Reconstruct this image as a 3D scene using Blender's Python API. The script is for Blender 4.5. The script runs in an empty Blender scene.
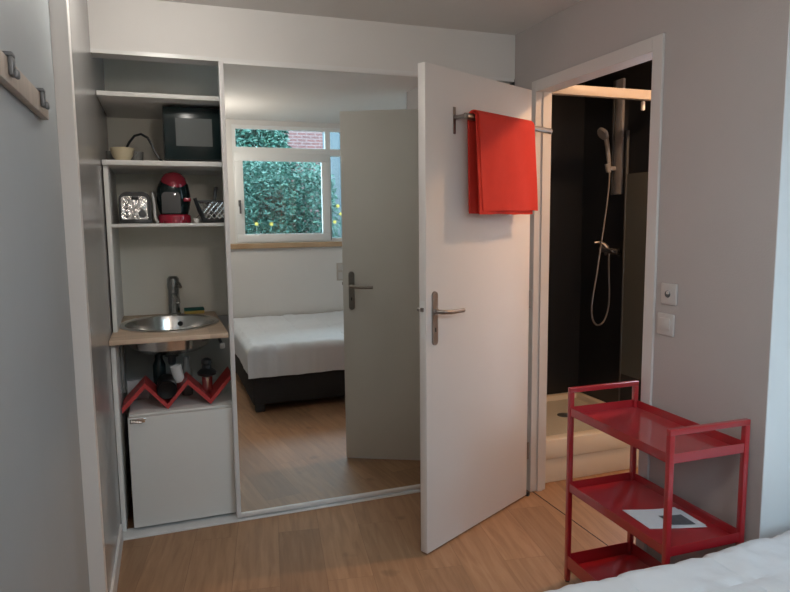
import bpy, bmesh, math, random
from mathutils import Vector, Matrix, noise
random.seed(7)
sc = bpy.context.scene
COL = sc.collection
R = math.radians

# ------------------------------------------------------------------ helpers
def new_bm():
    return bmesh.new()

def box(bm, x0, x1, y0, y1, z0, z1, bev=0.0, seg=2):
    t = bmesh.new()
    bmesh.ops.create_cube(t, size=1.0)
    for v in t.verts:
        v.co = Vector(((x0 + x1) / 2 + v.co.x * (x1 - x0), (y0 + y1) / 2 + v.co.y * (y1 - y0), (z0 + z1) / 2 + v.co.z * (z1 - z0)))
    if bev > 0:
        b = min(bev, abs(x1 - x0) * .45, abs(y1 - y0) * .45, abs(z1 - z0) * .45)
        bmesh.ops.bevel(t, geom=t.edges[:], offset=b, segments=seg, affect='EDGES', profile=.5)
    merge(bm, t)

def merge(bm, t, M=None):
    me = bpy.data.meshes.new('tmp')
    t.to_mesh(me); t.free()
    if M is not None: me.transform(M)
    bm.from_mesh(me)
    bpy.data.meshes.remove(me)

def tube(bm, pts, r, n=10, cap=True):
    pts = [Vector(p) for p in pts]
    rs = r if isinstance(r, (list, tuple)) else [r] * len(pts)
    rings = []
    up = Vector((0, 0, 1))
    prev = None
    for i, p in enumerate(pts):
        d = (pts[min(i + 1, len(pts) - 1)] - pts[max(i - 1, 0)]).normalized()
        if prev is None:
            a = d.cross(up) if abs(d.dot(up)) < .95 else d.cross(Vector((1, 0, 0)))
        else:
            a = prev - d * prev.dot(d)
        a.normalize(); prev = a
        b = d.cross(a)
        rings.append([bm.verts.new(p + (a * math.cos(2 * math.pi * k / n) + b * math.sin(2 * math.pi * k / n)) * rs[i]) for k in range(n)])
    for A, B in zip(rings, rings[1:]):
        for k in range(n):
            bm.faces.new((A[k], A[(k + 1) % n], B[(k + 1) % n], B[k]))
    if cap:
        bm.faces.new(rings[0][::-1]); bm.faces.new(rings[-1])

def lathe(bm, prof, c=(0, 0, 0), n=32, M=None, sx=1, sy=1):
    t = bmesh.new()
    rings = []
    for (r, z) in prof:
        if r < 1e-6:
            rings.append([t.verts.new((0, 0, z))])
        else:
            rings.append([t.verts.new((r * sx * math.cos(2 * math.pi * k / n), r * sy * math.sin(2 * math.pi * k / n), z)) for k in range(n)])
    for A, B in zip(rings, rings[1:]):
        for k in range(n):
            k2 = (k + 1) % n
            if len(A) == 1 and len(B) == 1: continue
            if len(A) == 1: t.faces.new((A[0], B[k2], B[k]))
            elif len(B) == 1: t.faces.new((A[k], A[k2], B[0]))
            else: t.faces.new((A[k], A[k2], B[k2], B[k]))
    MM = Matrix.Translation(Vector(c)) @ (M or Matrix.Identity(4))
    merge(bm, t, MM)

def prism(bm, poly, axis, a, b):
    """extrude a 2D polygon along axis ('y': poly in x,z ; 'x': poly in y,z ; 'z': poly in x,y)"""
    def P(u, v, w):
        return {'y': (u, w, v), 'x': (w, u, v), 'z': (u, v, w)}[axis]
    A = [bm.verts.new(P(u, v, a)) for u, v in poly]
    B = [bm.verts.new(P(u, v, b)) for u, v in poly]
    n = len(poly)
    bm.faces.new(A); bm.faces.new(B[::-1])
    for k in range(n):
        bm.faces.new((A[k], B[k], B[(k + 1) % n], A[(k + 1) % n]))

def wloc(o):
    v = Vector((0, 0, 0))
    while o is not None:
        v += o.location; o = o.parent
    return v

def obj(name, bm, mat, parent=None, loc=None, smooth=True, local=False):
    """bm is in world coordinates unless local"""
    bmesh.ops.recalc_face_normals(bm, faces=bm.faces[:])
    me = bpy.data.meshes.new(name)
    bm.to_mesh(me); bm.free()
    o = bpy.data.objects.new(name, me)
    COL.objects.link(o)
    me.materials.append(mat)
    if parent is not None:
        if not local:
            me.transform(Matrix.Translation(-wloc(parent)))
        o.parent = parent
    elif loc is not None:
        o.location = loc
        if not local:
            me.transform(Matrix.Translation(-Vector(loc)))
    if smooth:
        for p in me.polygons: p.use_smooth = True
        try: me.set_sharp_from_angle(angle=R(32))
        except Exception: pass
    return o

def tag(o, label=None, cat=None, group=None, kind=None):
    if label: o['label'] = label
    if cat: o['category'] = cat
    if group: o['group'] = group
    if kind: o['kind'] = kind
    return o

def thing(name, label, cat, loc, rotz=0, group=None):
    o = bpy.data.objects.new(name, None)
    o.empty_display_size = .05
    COL.objects.link(o)
    o.location = loc; o.rotation_euler = (0, 0, rotz)
    return tag(o, label, cat, group)

def struct(name, bm, mat, parent=None, smooth=False):
    o = obj(name, bm, mat, parent, smooth=smooth)
    if parent is None: o['kind'] = 'structure'
    return o

def dup(root, loc, label=None):
    r = root.copy(); COL.objects.link(r); r.location = loc
    if label: r['label'] = label
    for ch in list(root.children):
        c = ch.copy(); COL.objects.link(c); c.parent = r
    return r

def bx(*a, **k):
    b = new_bm(); box(b, *a, **k); return b

# ------------------------------------------------------------------ materials
def mat(name, col, rough=.5, metal=0.0, var=.04, scale=8.0, bump=0.0, bscale=60.0, coat=0.0, spec=.5, rvar=0.0):
    m = bpy.data.materials.new(name); m.use_nodes = True
    nt = m.node_tree; N = nt.nodes; L = nt.links
    p = N['Principled BSDF']
    p.inputs['Roughness'].default_value = rough
    p.inputs['Metallic'].default_value = metal
    p.inputs['Specular IOR Level'].default_value = spec
    p.inputs['Coat Weight'].default_value = coat
    p.inputs['Coat Roughness'].default_value = .03
    p.inputs['Coat IOR'].default_value = 1.6
    tc = N.new('ShaderNodeTexCoord')
    nz = N.new('ShaderNodeTexNoise'); nz.inputs['Scale'].default_value = scale; nz.inputs['Detail'].default_value = 4
    L.new(tc.outputs['Object'], nz.inputs['Vector'])
    mx = N.new('ShaderNodeMix'); mx.data_type = 'RGBA'
    a = [max(0, c * (1 - var)) for c in col] + [1]; b = [min(1, c * (1 + var)) for c in col] + [1]
    mx.inputs[6].default_value = a; mx.inputs[7].default_value = b
    L.new(nz.outputs['Fac'], mx.inputs[0]); L.new(mx.outputs[2], p.inputs['Base Color'])
    if rvar:
        mr = N.new('ShaderNodeMapRange'); mr.inputs[3].default_value = max(0, rough - rvar); mr.inputs[4].default_value = rough + rvar
        L.new(nz.outputs['Fac'], mr.inputs[0]); L.new(mr.outputs[0], p.inputs['Roughness'])
    if bump:
        n2 = N.new('ShaderNodeTexNoise'); n2.inputs['Scale'].default_value = bscale; n2.inputs['Detail'].default_value = 3
        L.new(tc.outputs['Object'], n2.inputs['Vector'])
        bp = N.new('ShaderNodeBump'); bp.inputs['Strength'].default_value = bump; bp.inputs['Distance'].default_value = .01
        L.new(n2.outputs['Fac'], bp.inputs['Height']); L.new(bp.outputs['Normal'], p.inputs['Normal'])
    return m

def wood_mat(name, c1, c2, c3, angle=0.0, bw=1.25, rh=.19, rough=.4, seam=.35):
    m = bpy.data.materials.new(name); m.use_nodes = True
    nt = m.node_tree; N = nt.nodes; L = nt.links
    p = N['Principled BSDF']; p.inputs['Roughness'].default_value = rough
    tc = N.new('ShaderNodeTexCoord')
    mp = N.new('ShaderNodeMapping'); mp.inputs['Rotation'].default_value = (0, 0, angle)
    L.new(tc.outputs['Object'], mp.inputs['Vector'])
    br = N.new('ShaderNodeTexBrick')
    br.inputs['Color1'].default_value = (0, 0, 0, 1); br.inputs['Color2'].default_value = (1, 1, 1, 1)
    br.inputs['Mortar'].default_value = (.5, .5, .5, 1)
    br.inputs['Scale'].default_value = 1; br.inputs['Mortar Size'].default_value = .0012
    br.inputs['Brick Width'].default_value = bw; br.inputs['Row Height'].default_value = rh
    br.inputs['Bias'].default_value = 0; br.offset = .37; br.offset_frequency = 2
    L.new(mp.outputs[0], br.inputs['Vector'])
    # grain: long noise
    mp2 = N.new('ShaderNodeMapping'); mp2.inputs['Scale'].default_value = (2.2, 22, 1)
    L.new(mp.outputs[0], mp2.inputs['Vector'])
    addv = N.new('ShaderNodeVectorMath'); addv.operation = 'ADD'
    sc_ = N.new('ShaderNodeVectorMath'); sc_.operation = 'SCALE'; sc_.inputs[3].default_value = 31.0
    L.new(br.outputs['Color'], sc_.inputs[0]); L.new(mp2.outputs[0], addv.inputs[0]); L.new(sc_.outputs[0], addv.inputs[1])
    gz = N.new('ShaderNodeTexNoise'); gz.inputs['Scale'].default_value = 1.6; gz.inputs['Detail'].default_value = 6; gz.inputs['Distortion'].default_value = .6
    L.new(addv.outputs[0], gz.inputs['Vector'])
    kz = N.new('ShaderNodeTexNoise'); kz.inputs['Scale'].default_value = 5.5; kz.inputs['Detail'].default_value = 2
    L.new(mp.outputs[0], kz.inputs['Vector'])
    r1 = N.new('ShaderNodeValToRGB')
    r1.color_ramp.elements[0].position = .28; r1.color_ramp.elements[0].color = c1 + (1,)
    r1.color_ramp.elements[1].position = .72; r1.color_ramp.elements[1].color = c3 + (1,)
    e = r1.color_ramp.elements.new(.5); e.color = c2 + (1,)
    L.new(gz.outputs['Fac'], r1.inputs[0])
    # per board tone
    bt = N.new('ShaderNodeMapRange'); bt.inputs[3].default_value = .86; bt.inputs[4].default_value = 1.12
    L.new(br.outputs['Color'], bt.inputs[0])
    m1 = N.new('ShaderNodeMix'); m1.data_type = 'RGBA'; m1.blend_type = 'MULTIPLY'; m1.inputs[0].default_value = 1
    L.new(r1.outputs[0], m1.inputs[6]); L.new(bt.outputs[0], m1.inputs[7])
    # knots
    kr = N.new('ShaderNodeMapRange'); kr.inputs[1].default_value = .68; kr.inputs[2].default_value = .76; kr.inputs[3].default_value = 1; kr.inputs[4].default_value = .7
    L.new(kz.outputs['Fac'], kr.inputs[0])
    m2 = N.new('ShaderNodeMix'); m2.data_type = 'RGBA'; m2.blend_type = 'MULTIPLY'; m2.inputs[0].default_value = 1
    L.new(m1.outputs[2], m2.inputs[6]); L.new(kr.outputs[0], m2.inputs[7])
    # seams
    m3 = N.new('ShaderNodeMix'); m3.data_type = 'RGBA'
    sm = N.new('ShaderNodeMath'); sm.operation = 'MULTIPLY'; sm.inputs[1].default_value = seam
    L.new(br.outputs['Fac'], sm.inputs[0]); L.new(sm.outputs[0], m3.inputs[0])
    L.new(m2.outputs[2], m3.inputs[6]); m3.inputs[7].default_value = (c1[0] * .35, c1[1] * .35, c1[2] * .35, 1)
    L.new(m3.outputs[2], p.inputs['Base Color'])
    rr = N.new('ShaderNodeMapRange'); rr.inputs[3].default_value = rough - .06; rr.inputs[4].default_value = rough + .1
    L.new(gz.outputs['Fac'], rr.inputs[0]); L.new(rr.outputs[0], p.inputs['Roughness'])
    return m

def brick_mat(name):
    m = bpy.data.materials.new(name); m.use_nodes = True
    nt = m.node_tree; N = nt.nodes; L = nt.links
    p = N['Principled BSDF']; p.inputs['Roughness'].default_value = .9
    tc = N.new('ShaderNodeTexCoord'); mp = N.new('ShaderNodeMapping'); mp.inputs['Rotation'].default_value = (R(90), 0, 0)
    L.new(tc.outputs['Object'], mp.inputs['Vector'])
    br = N.new('ShaderNodeTexBrick'); br.inputs['Scale'].default_value = 1
    br.inputs['Color1'].default_value = (.12, .045, .043, 1); br.inputs['Color2'].default_value = (.09, .037, .037, 1)
    br.inputs['Mortar'].default_value = (.16, .115, .115, 1)
    br.inputs['Brick Width'].default_value = .17; br.inputs['Row Height'].default_value = .058; br.inputs['Mortar Size'].default_value = .009
    L.new(mp.outputs[0], br.inputs['Vector']); L.new(br.outputs['Color'], p.inputs['Base Color'])
    return m

def glass_mat(name, tint=(1, 1, 1), refl=.07, rough=.02):
    m = bpy.data.materials.new(name); m.use_nodes = True
    nt = m.node_tree; N = nt.nodes; L = nt.links
    for n in list(N): N.remove(n)
    out = N.new('ShaderNodeOutputMaterial'); mix = N.new('ShaderNodeMixShader')
    tr = N.new('ShaderNodeBsdfTransparent'); gl = N.new('ShaderNodeBsdfGlossy')
    tr.inputs[0].default_value = tint + (1,); gl.inputs['Roughness'].default_value = rough
    fr = N.new('ShaderNodeFresnel'); fr.inputs[0].default_value = 1.45
    L.new(fr.outputs[0], mix.inputs[0]); L.new(tr.outputs[0], mix.inputs[1]); L.new(gl.outputs[0], mix.inputs[2])
    L.new(mix.outputs[0], out.inputs[0])
    return m

def leaf_mat(name, c1, c2, c3):
    m = bpy.data.materials.new(name); m.use_nodes = True
    nt = m.node_tree; N = nt.nodes; L = nt.links
    p = N['Principled BSDF']; p.inputs['Roughness'].default_value = .5
    tc = N.new('ShaderNodeTexCoord'); nz = N.new('ShaderNodeTexNoise'); nz.inputs['Scale'].default_value = 9; nz.inputs['Detail'].default_value = 5
    L.new(tc.outputs['Object'], nz.inputs['Vector'])
    r = N.new('ShaderNodeValToRGB'); r.color_ramp.elements[0].position = .3; r.color_ramp.elements[0].color = c1 + (1,)
    r.color_ramp.elements[1].position = .7; r.color_ramp.elements[1].color = c3 + (1,)
    e = r.color_ramp.elements.new(.5); e.color = c2 + (1,)
    L.new(nz.outputs['Fac'], r.inputs[0]); L.new(r.outputs[0], p.inputs['Base Color'])
    return m

M = {}
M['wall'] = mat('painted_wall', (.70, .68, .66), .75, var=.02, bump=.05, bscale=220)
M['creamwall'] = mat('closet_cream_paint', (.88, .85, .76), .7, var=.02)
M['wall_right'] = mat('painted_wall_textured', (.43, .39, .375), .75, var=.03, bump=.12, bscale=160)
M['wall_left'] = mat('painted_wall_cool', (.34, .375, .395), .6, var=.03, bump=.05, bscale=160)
M['wall_niche'] = mat('painted_niche', (.72, .73, .74), .75, var=.02, bump=.04, bscale=200)
M['ceil'] = mat('ceiling_paint', (.72, .70, .68), .9, var=.015)
M['trim'] = mat('white_trim', (.72, .70, .68), .45, var=.015)
M['casing'] = mat('casing_paint', (.57, .535, .51), .5, var=.015)
M['panel'] = mat('gloss_panel', (.34, .335, .33), .22, var=.04, spec=.45, rvar=.04, scale=3)
M['doorpaint'] = mat('door_paint', (.70, .67, .65), .42, var=.015, bump=.02, bscale=90)
M['doorback'] = M['doorpaint']
M['alu'] = mat('white_lacquered_metal', (.72, .71, .70), .3, var=.02)
M['floor'] = wood_mat('laminate_oak', (.265, .143, .074), (.335, .187, .10), (.395, .234, .134), angle=R(90) + R(8.9), rough=.52)
M['worktop'] = wood_mat('beech_worktop', (.52, .38, .26), (.63, .47, .34), (.70, .54, .40), bw=3, rh=.5, rough=.45, seam=0)
M['sill'] = wood_mat('sill_wood', (.42, .27, .15), (.5, .34, .2), (.58, .4, .25), bw=6, rh=.6, rough=.4, seam=0)
M['railwood'] = wood_mat('grey_beech', (.38, .32, .27), (.46, .40, .34), (.52, .45, .39), bw=3, rh=.5, rough=.5, seam=0)
M['mel'] = mat('white_melamine', (.80, .79, .76), .4, var=.02)
M['fridge'] = mat('fridge_white', (.70, .69, .66), .32, var=.015)
M['mirror'] = mat('mirror_silver', (.84, .87, .84), .008, metal=1.0, var=.005)
M['steel'] = mat('stainless', (.72, .70, .67), .22, metal=1, var=.06, rvar=.06, scale=20)
M['brushed'] = mat('brushed_nickel', (.33, .30, .28), .34, metal=1, var=.05)
M['chrome'] = mat('chrome', (.8, .8, .82), .08, metal=1, var=.02)
M['toastchrome'] = mat('embossed_chrome', (.62, .61, .60), .14, metal=1, var=.1, bump=.9, bscale=38)
M['tapgrey'] = mat('tap_chrome', (.36, .37, .37), .25, metal=1, var=.05)
M['black'] = mat('black_plastic', (.014, .017, .019), .3, var=.1)
M['blackgloss'] = mat('black_gloss', (.010, .020, .021), .2, var=.1, spec=.3)
M['mwglass'] = mat('oven_glass', (.06, .075, .075), .38, var=.1)
M['darkgrey'] = mat('dark_grey_plastic', (.07, .075, .08), .45, var=.1)
M['grey'] = mat('grey_hook_metal', (.13, .14, .15), .4, metal=.3, var=.1)
M['red'] = mat('red_enamel', (.36, .012, .019), .3, var=.04, coat=1.0)
M['redmc'] = mat('red_coffee_machine', (.36, .02, .045), .22, var=.05, coat=.5)
M['rackred'] = mat('red_rack_paint', (.46, .045, .045), .45, var=.05)
M['towel'] = mat('red_towel_cloth', (.60, .032, .018), .9, var=.07, scale=30, bump=.25, bscale=500)
M['cream'] = mat('cream_ceramic', (.62, .53, .36), .35, var=.04)
M['smoke'] = mat('smoked_grey_cup', (.22, .22, .21), .25, var=.06)
M['backpan'] = mat('grey_back_panel', (.5, .51, .49), .6, var=.05)
M['white'] = mat('white_ceramic', (.8, .79, .77), .3, var=.02)
M['paper'] = mat('printed_paper', (.62, .62, .64), .7, var=.06, scale=60)
M['print'] = mat('dark_print', (.10, .10, .11), .5, var=.5, scale=45)
M['duvet'] = mat('white_duvet', (.68, .71, .75), .85, var=.03, bump=.15, bscale=40)
M['bedbase'] = mat('dark_bed_fabric', (.022, .022, .024), .85, var=.15, scale=30, bump=.2, bscale=300)
M['tile'] = mat('black_shower_panel', (.012, .0135, .0165), .34, var=.12, scale=4)
M['tray'] = mat('cream_shower_tray', (.70, .62, .50), .4, var=.03)
M['trayfloor'] = mat('tray_anti_slip', (.50, .46, .37), .6, var=.06, scale=40)
M['header'] = mat('enclosure_lacquer', (.46, .40, .34), .4, var=.02)
M['riser'] = mat('riser_plastic', (.27, .26, .255), .3, var=.02)
M['sponge_g'] = mat('green_scourer', (.03, .14, .12), .95, var=.2, scale=60, bump=.4, bscale=300)
M['sponge_y'] = mat('yellow_sponge', (.55, .42, .13), .95, var=.1, scale=50)
M['olive'] = mat('frosted_panel', (.085, .088, .078), .35, var=.03)
M['beige'] = mat('beige_plastic', (.45, .41, .36), .4, var=.02)
M['plate'] = mat('switch_plastic', (.50, .47, .45), .35, var=.01)
M['pvc'] = mat('white_pvc', (.78, .79, .79), .35, var=.01)
M['glass'] = glass_mat('window_glass', (.94, .98, .97))
M['leaf'] = leaf_mat('shrub_leaf', (.014, .060, .047), (.024, .086, .066), (.044, .122, .085))
M['stem'] = mat('stem_bark', (.10, .08, .05), .8, var=.2)
M['yellow'] = mat('yellow_petal', (.42, .31, .05), .6, var=.05)
M['brick'] = brick_mat('brick_pink_red')
M['shed'] = mat('blue_grey_boards', (.030, .048, .060), .85, var=.1)
M['earth'] = mat('garden_soil', (.05, .05, .03), .95, var=.3)
M['bottle'] = mat('bottle_black', (.008, .008, .009), .3, var=.1, spec=.25)
M['glassdark'] = glass_mat('bottle_gloss', (.3, .3, .3))

# ------------------------------------------------------------------ key dimensions
D, RX, LX, ZC = 3.126, 1.811, -.236, 2.418
YW = -.20            # inner face of the window wall
YB = 3.92            # back of the closet
BX = 2.60            # bedside end wall
NY = 1.507           # niche wall
XM0, XM1 = .288, 1.34

# ------------------------------------------------------------------ setting
struct('floor', bx(-.5, 3.1, -.35, 4.05, -.08, 0), M['floor'])
struct('ceiling', bx(-.5, 3.1, -.35, 4.05, ZC, ZC + .08), M['ceil'])
# left wall with the post where it ends and the glossy closet side
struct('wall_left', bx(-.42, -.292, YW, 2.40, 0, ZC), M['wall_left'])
struct('trim_1', bx(-.2935, -.2405, 2.385, 2.44, 0, ZC, bev=.002), M['trim'])
b = new_bm()
prism(b, [(-.2415, 2.44), (LX, D + .02), (LX, YB), (-.36, YB), (-.36, 2.44)], 'z', 0, ZC)
struct('wall_closet_side', b, M['panel'])
b = new_bm()
prism(b, [(-.2415, 2.44), (LX, 3.10), (LX + .010, 3.10), (-.2315, 2.44)], 'z', 0, .085)
struct('baseboard_left', b, M['trim'])
# closet header and track
struct('wall_closet_header', bx(LX, RX + .012, D, D + .10, 2.195, ZC), M['wall'])
b = new_bm()
box(b, LX, RX, D - .006, D + .09, 2.178, 2.1945)
struct('trim_2', b, M['alu'])
b = new_bm()
box(b, LX, RX, D - .024, D + .075, 0.0005, .012, .002)
struct('trim_3', b, M['alu'])
struct('wall_closet_back', bx(-.36, RX + .02, YB, YB + .1, 0, ZC), M['creamwall'])
struct('wall_closet_divider', bx(.62, .64, D + .10, YB, 0, 2.197), M['mel'])
# right wall with the shower-room doorway
DY0, DY1, DZ = 2.075, 2.892, 2.085
b = new_bm()
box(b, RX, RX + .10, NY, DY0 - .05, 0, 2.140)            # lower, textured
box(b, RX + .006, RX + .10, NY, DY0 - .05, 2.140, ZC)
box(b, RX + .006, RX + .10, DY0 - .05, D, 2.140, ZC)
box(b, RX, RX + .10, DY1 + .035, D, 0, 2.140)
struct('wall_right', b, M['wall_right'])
b = new_bm()
box(b, RX - .010, RX + .11, DY0 - .055, DY0, 0, DZ + .055, bev=.003)
box(b, RX - .010, RX + .085, DY1, DY1 + .04, 0, DZ + .055, bev=.003)
box(b, RX - .010, RX + .085, DY0, DY1, DZ, DZ + .055, bev=.003)
box(b, RX + .045, RX + .075, DY0, DY0 + .012, 0, DZ)
box(b, RX + .03, RX + .06, DY1 - .008, DY1, 0, DZ)
struct('trim_4', b, M['casing'])
struct('trim_5', bx(RX + .004, RX + .009, DY0, DY1, .0002, .0012), M['bedbase'])
# niche where the bed stands
b = new_bm(); box(b, RX + .10, BX + .1, NY, NY + .1, 0, ZC); box(b, RX + .0005, RX + .1, NY - .003, NY, 0, ZC)
struct('wall_niche', b, M['wall_niche'])
struct('wall_bedside', bx(BX, BX + .1, YW, NY, 0, ZC), M['wall'])
# window wall: opening X .68..2.35, Z 1.245..2.37
WX0, WX1, WZ0, WZ1 = .690, 2.34, 1.245, 2.372
b = new_bm()
box(b, -.42, WX0, YW - .12, YW, 0, ZC); box(b, WX1, BX + .1, YW - .12, YW, 0, ZC)
box(b, WX0, WX1, YW - .12, YW, 0, WZ0 - .05); box(b, WX0, WX1, YW - .12, YW, WZ1, ZC)
struct('wall_window', b, M['wall'])
# shower room shell
b = new_bm(); box(b, RX + .10, 3.05, 1.60, 1.65, 0, ZC); box(b, 2.95, 3.0, 1.65, 2.93, 0, ZC)
struct('wall_shower_room', b, M['wall'])
b = new_bm()
box(b, RX + .02, 3.0, 3.76, 3.80, 0, ZC); box(b, 2.72, 2.76, 2.93, 3.76, 0, ZC); box(b, RX + .012, RX + .03, D, 3.76, 0, ZC)
box(b, RX + .03, RX + .04, 2.96, 3.76, .2, ZC)
struct('wall_shower', b, M['tile'])

# ------------------------------------------------------------------ window
def ring(b, x0, x1, z0, z1, w, y0, y1, bev=.004):
    box(b, x0, x1, y0, y1, z0, z0 + w, .0015); box(b, x0, x1, y0, y1, z1 - w, z1, .0015)
    box(b, x0, x0 + w, y0, y1, z0 + w, z1 - w, .0015); box(b, x1 - w, x1, y0, y1, z0 + w, z1 - w, .0015)
b = new_bm()
ring(b, WX0, WX1, WZ0, WZ1, .036, YW - .055, YW - .01)
box(b, WX0 + .036, WX1 - .036, YW - .053, YW - .008, 2.095, 2.165, .0015)
box(b, 1.600, 1.650, YW - .051, YW - .009, WZ0 + .036, 2.095, .0015); box(b, 1.600, 1.650, YW - .051, YW - .009, 2.165, WZ1 - .036, .0015)
win = struct('window_1', b, M['pvc'])
b = new_bm(); ring(b, .705, 1.632, 1.255, 2.112, .078, YW - .03, YW + .012, .006)
sash = obj('sash', b, M['pvc'], win)
obj('sash_pane', bx(.775, 1.56, YW - .004, YW, 1.325, 2.04), M['glass'], sash)
b = new_bm(); box(b, .728, .752, YW + .012, YW + .024, 1.60, 1.66, .004); tube(b, [(.74, YW + .02, 1.63), (.74, YW + .05, 1.63), (.74, YW + .055, 1.62), (.74, YW + .055, 1.53)], .009)
obj('sash_handle', b, M['darkgrey'], sash)
b = new_bm(); box(b, 1.633, 1.639, YW - .02, YW + .010, 1.262, 1.60)
obj('hinge', b, M['grey'], sash)
obj('pane', bx(WX0 + .03, 1.60, YW - .034, YW - .03, 2.155, WZ1 - .03), M['glass'], win)
obj('pane', bx(1.64, WX1 - .03, YW - .034, YW - .03, 2.155, WZ1 - .03), M['glass'], win)
obj('pane', bx(1.64, WX1 - .03, YW - .034, YW - .03, WZ0 + .03, 2.095), M['glass'], win)
struct('trim_6', bx(.60, WX1 + .05, YW - .10, YW + .035, WZ0 - .052, WZ0 - .002, bev=.006), M['sill'])

# ------------------------------------------------------------------ sliding mirror door
t = thing('sliding_mirror_door', 'tall mirrored sliding closet door in slim white frame beside the kitchenette', 'mirror', (.8, D, .02))
obj('mirror_glass', bx(XM0 + .012, XM1 - .012, D - .012, D - .008, .032, 2.170), M['mirror'], t, smooth=False)
b = new_bm()
box(b, XM0, XM0 + .021, D - .022, D + .012, .018, 2.178, .002)
obj('stile', b, M['alu'], t)
obj('stile', bx(XM1 - .021, XM1, D - .022, D + .012, .018, 2.178, bev=.002), M['alu'], t)
obj('rail', bx(XM0 + .021, XM1 - .021, D - .020, D + .01, .020, .040, bev=.002), M['alu'], t)
obj('rail', bx(XM0 + .021, XM1 - .021, D - .016, D + .01, 2.168, 2.178, bev=.001), M['alu'], t)
t = thing('sliding_panel_door', 'white sliding closet panel hidden mostly behind the open door', 'door', (1.56, D + .05, .02))
obj('panel', bx(1.29, RX - .004, D + .045, D + .06, .02, 2.16), M['mel'], t)
obj('stile', bx(1.27, 1.29, D + .04, D + .07, .02, 2.17, bev=.002), M['alu'], t)

# ------------------------------------------------------------------ shower-room door (hinged, standing open)
ang = math.atan2(.46120, .88730)
door = bpy.data.objects.new('door_1', None); COL.objects.link(door)
door.location = (1.030, 2.475, 0); door.rotation_euler = (0, 0, ang); door['kind'] = 'structure'
obj('leaf', bx(0, .815, 0, .038, .010, 2.083, bev=.0015), M['doorpaint'], door, local=True)
def handle(side):
    y0 = 0 if side < 0 else .038
    s = side
    b = new_bm()
    poly = []
    for k in range(13): poly.append((.053 + .0175 * math.cos(math.pi * k / 12), 1.140 + .0175 * math.sin(math.pi * k / 12)))
    for k in range(13): poly.append((.053 + .0175 * math.cos(math.pi + math.pi * k / 12), .945 + .0175 * math.sin(math.pi + math.pi * k / 12)))
    prism(b, poly, 'y', y0, y0 + s * .007)
    p = obj('handle_plate', b, M['brushed'], door, local=True)
    b = new_bm()
    tube(b, [(.053, y0 + s * .007, 1.072), (.053, y0 + s * .040, 1.072), (.057, y0 + s * .050, 1.072), (.068, y0 + s * .054, 1.072), (.10, y0 + s * .055, 1.068), (.19, y0 + s * .053, 1.067)], .0095, 12)
    tube(b, [(.053, y0 + s * .0065, 1.072), (.053, y0 + s * .014, 1.072)], .015, 16)
    obj('lever', b, M['brushed'], p, local=True)
    b = new_bm(); box(b, .050, .056, y0, y0 + s * .0085, .985, 1.003); obj('keyhole', b, M['black'], p, local=True)
handle(-1); handle(1)
b = new_bm(); box(b, -.0015, .001, .008, .030, .96, 1.12); obj('lock_plate', b, M['alu'], door, local=True)
b = new_bm(); box(b, -.008, .0, .012, .026, 1.075, 1.092); obj('latch', b, M['brushed'], door, local=True)
for z in (.25, 1.05, 1.85):
    b = new_bm(); tube(b, [(.820, .0, z - .045), (.820, .0, z + .045)], .007, 10); obj('hinge', b, M['brushed'], door, local=True)
b = new_bm(); box(b, .818, .838, -.008, .012, .001, .018, .002); obj('stop_shoe', b, M['black'], door, local=True)

# towel rail screwed to the door
def dw(x, y, z=0):
    c, s = math.cos(ang), math.sin(ang)
    return (1.030 + c * x - s * y, 2.475 + s * x + c * y, z)
tr = thing('towel_rail', 'brushed metal towel rail fixed across the open white door', 'towel rail', dw(.5, 0, 1.80), ang)
def trl(name, b, m):
    for v in b.verts: v.co -= Vector((.5, 0, 1.80))
    return obj(name, b, m, tr, local=True)
for x in (.190, .700):
    b = new_bm(); box(b, x - .009, x + .009, -.004, 0, 1.818, 1.930, .002); trl('wall_plate', b, M['brushed'])
    b = new_bm(); tube(b, [(x, -.003, 1.886), (x, -.062, 1.886)], .009, 12); trl('bracket_arm', b, M['brushed'])
b = new_bm(); tube(b, [(.186, -.062, 1.886), (.885, -.062, 1.886)], .0135, 16); trl('bar', b, M['brushed'])
b = new_bm(); tube(b, [(.885, -.062, 1.886), (.889, -.062, 1.886)], .0145, 16); trl('end_cap', b, M['brushed'])
# towel: a folded sheet hung over the rail, several layers
def towel_layer(b, x0, x1, zf, zb, r, skew=0.0, seed=0, th=.006):
    nx, ny = 20, 44
    path = []
    Lf = 1.886 + r - zf; Lb = 1.886 + r - zb
    for k in range(16): path.append((-.062 - r - .010 * (1 - k / 16.0), zf + (1.886 - zf) * k / 16))
    for k in range(9):
        a = math.pi - math.pi * k / 8; path.append((-.062 + r * math.cos(a), 1.886 + r * math.sin(a)))
    for k in range(1, 17): path.append((-.062 + r, 1.886 - (1.886 - zb) * k / 16))
    g = []
    for j, (y, z) in enumerate(path):
        row = []
        for i in range(nx + 1):
            u = i / nx
            down = max(0, 1.886 - z)
            x = x0 + (x1 - x0) * u + skew * down
            w = .007 * noise.noise(Vector((u * 5, down * 2.5, seed * 3.1))) * min(1, down * 5) + .003 * math.sin(u * 9 + seed) * min(1, down * 4)
            if j >= 25: w = abs(w) * .5
            zz = z + .004 * noise.noise(Vector((u * 4, seed, 1))) * min(1, down * 3)
            row.append(b.verts.new((x - .5, y + w, zz - 1.80)))
        g.append(row)
    fs = []
    for A, B in zip(g, g[1:]):
        for i in range(nx): fs.append(b.faces.new((A[i], A[i + 1], B[i + 1], B[i])))
    bmesh.ops.recalc_face_normals(b, faces=fs)
    bmesh.ops.solidify(b, geom=fs, thickness=th)
tw = thing('towel', 'folded red bath towel hanging over the metal rail on the door', 'towel', dw(.5, 0, 1.80), ang)
b = new_bm(); towel_layer(b, .243, .688, 1.494, 1.52, .032, .055, 1)
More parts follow.
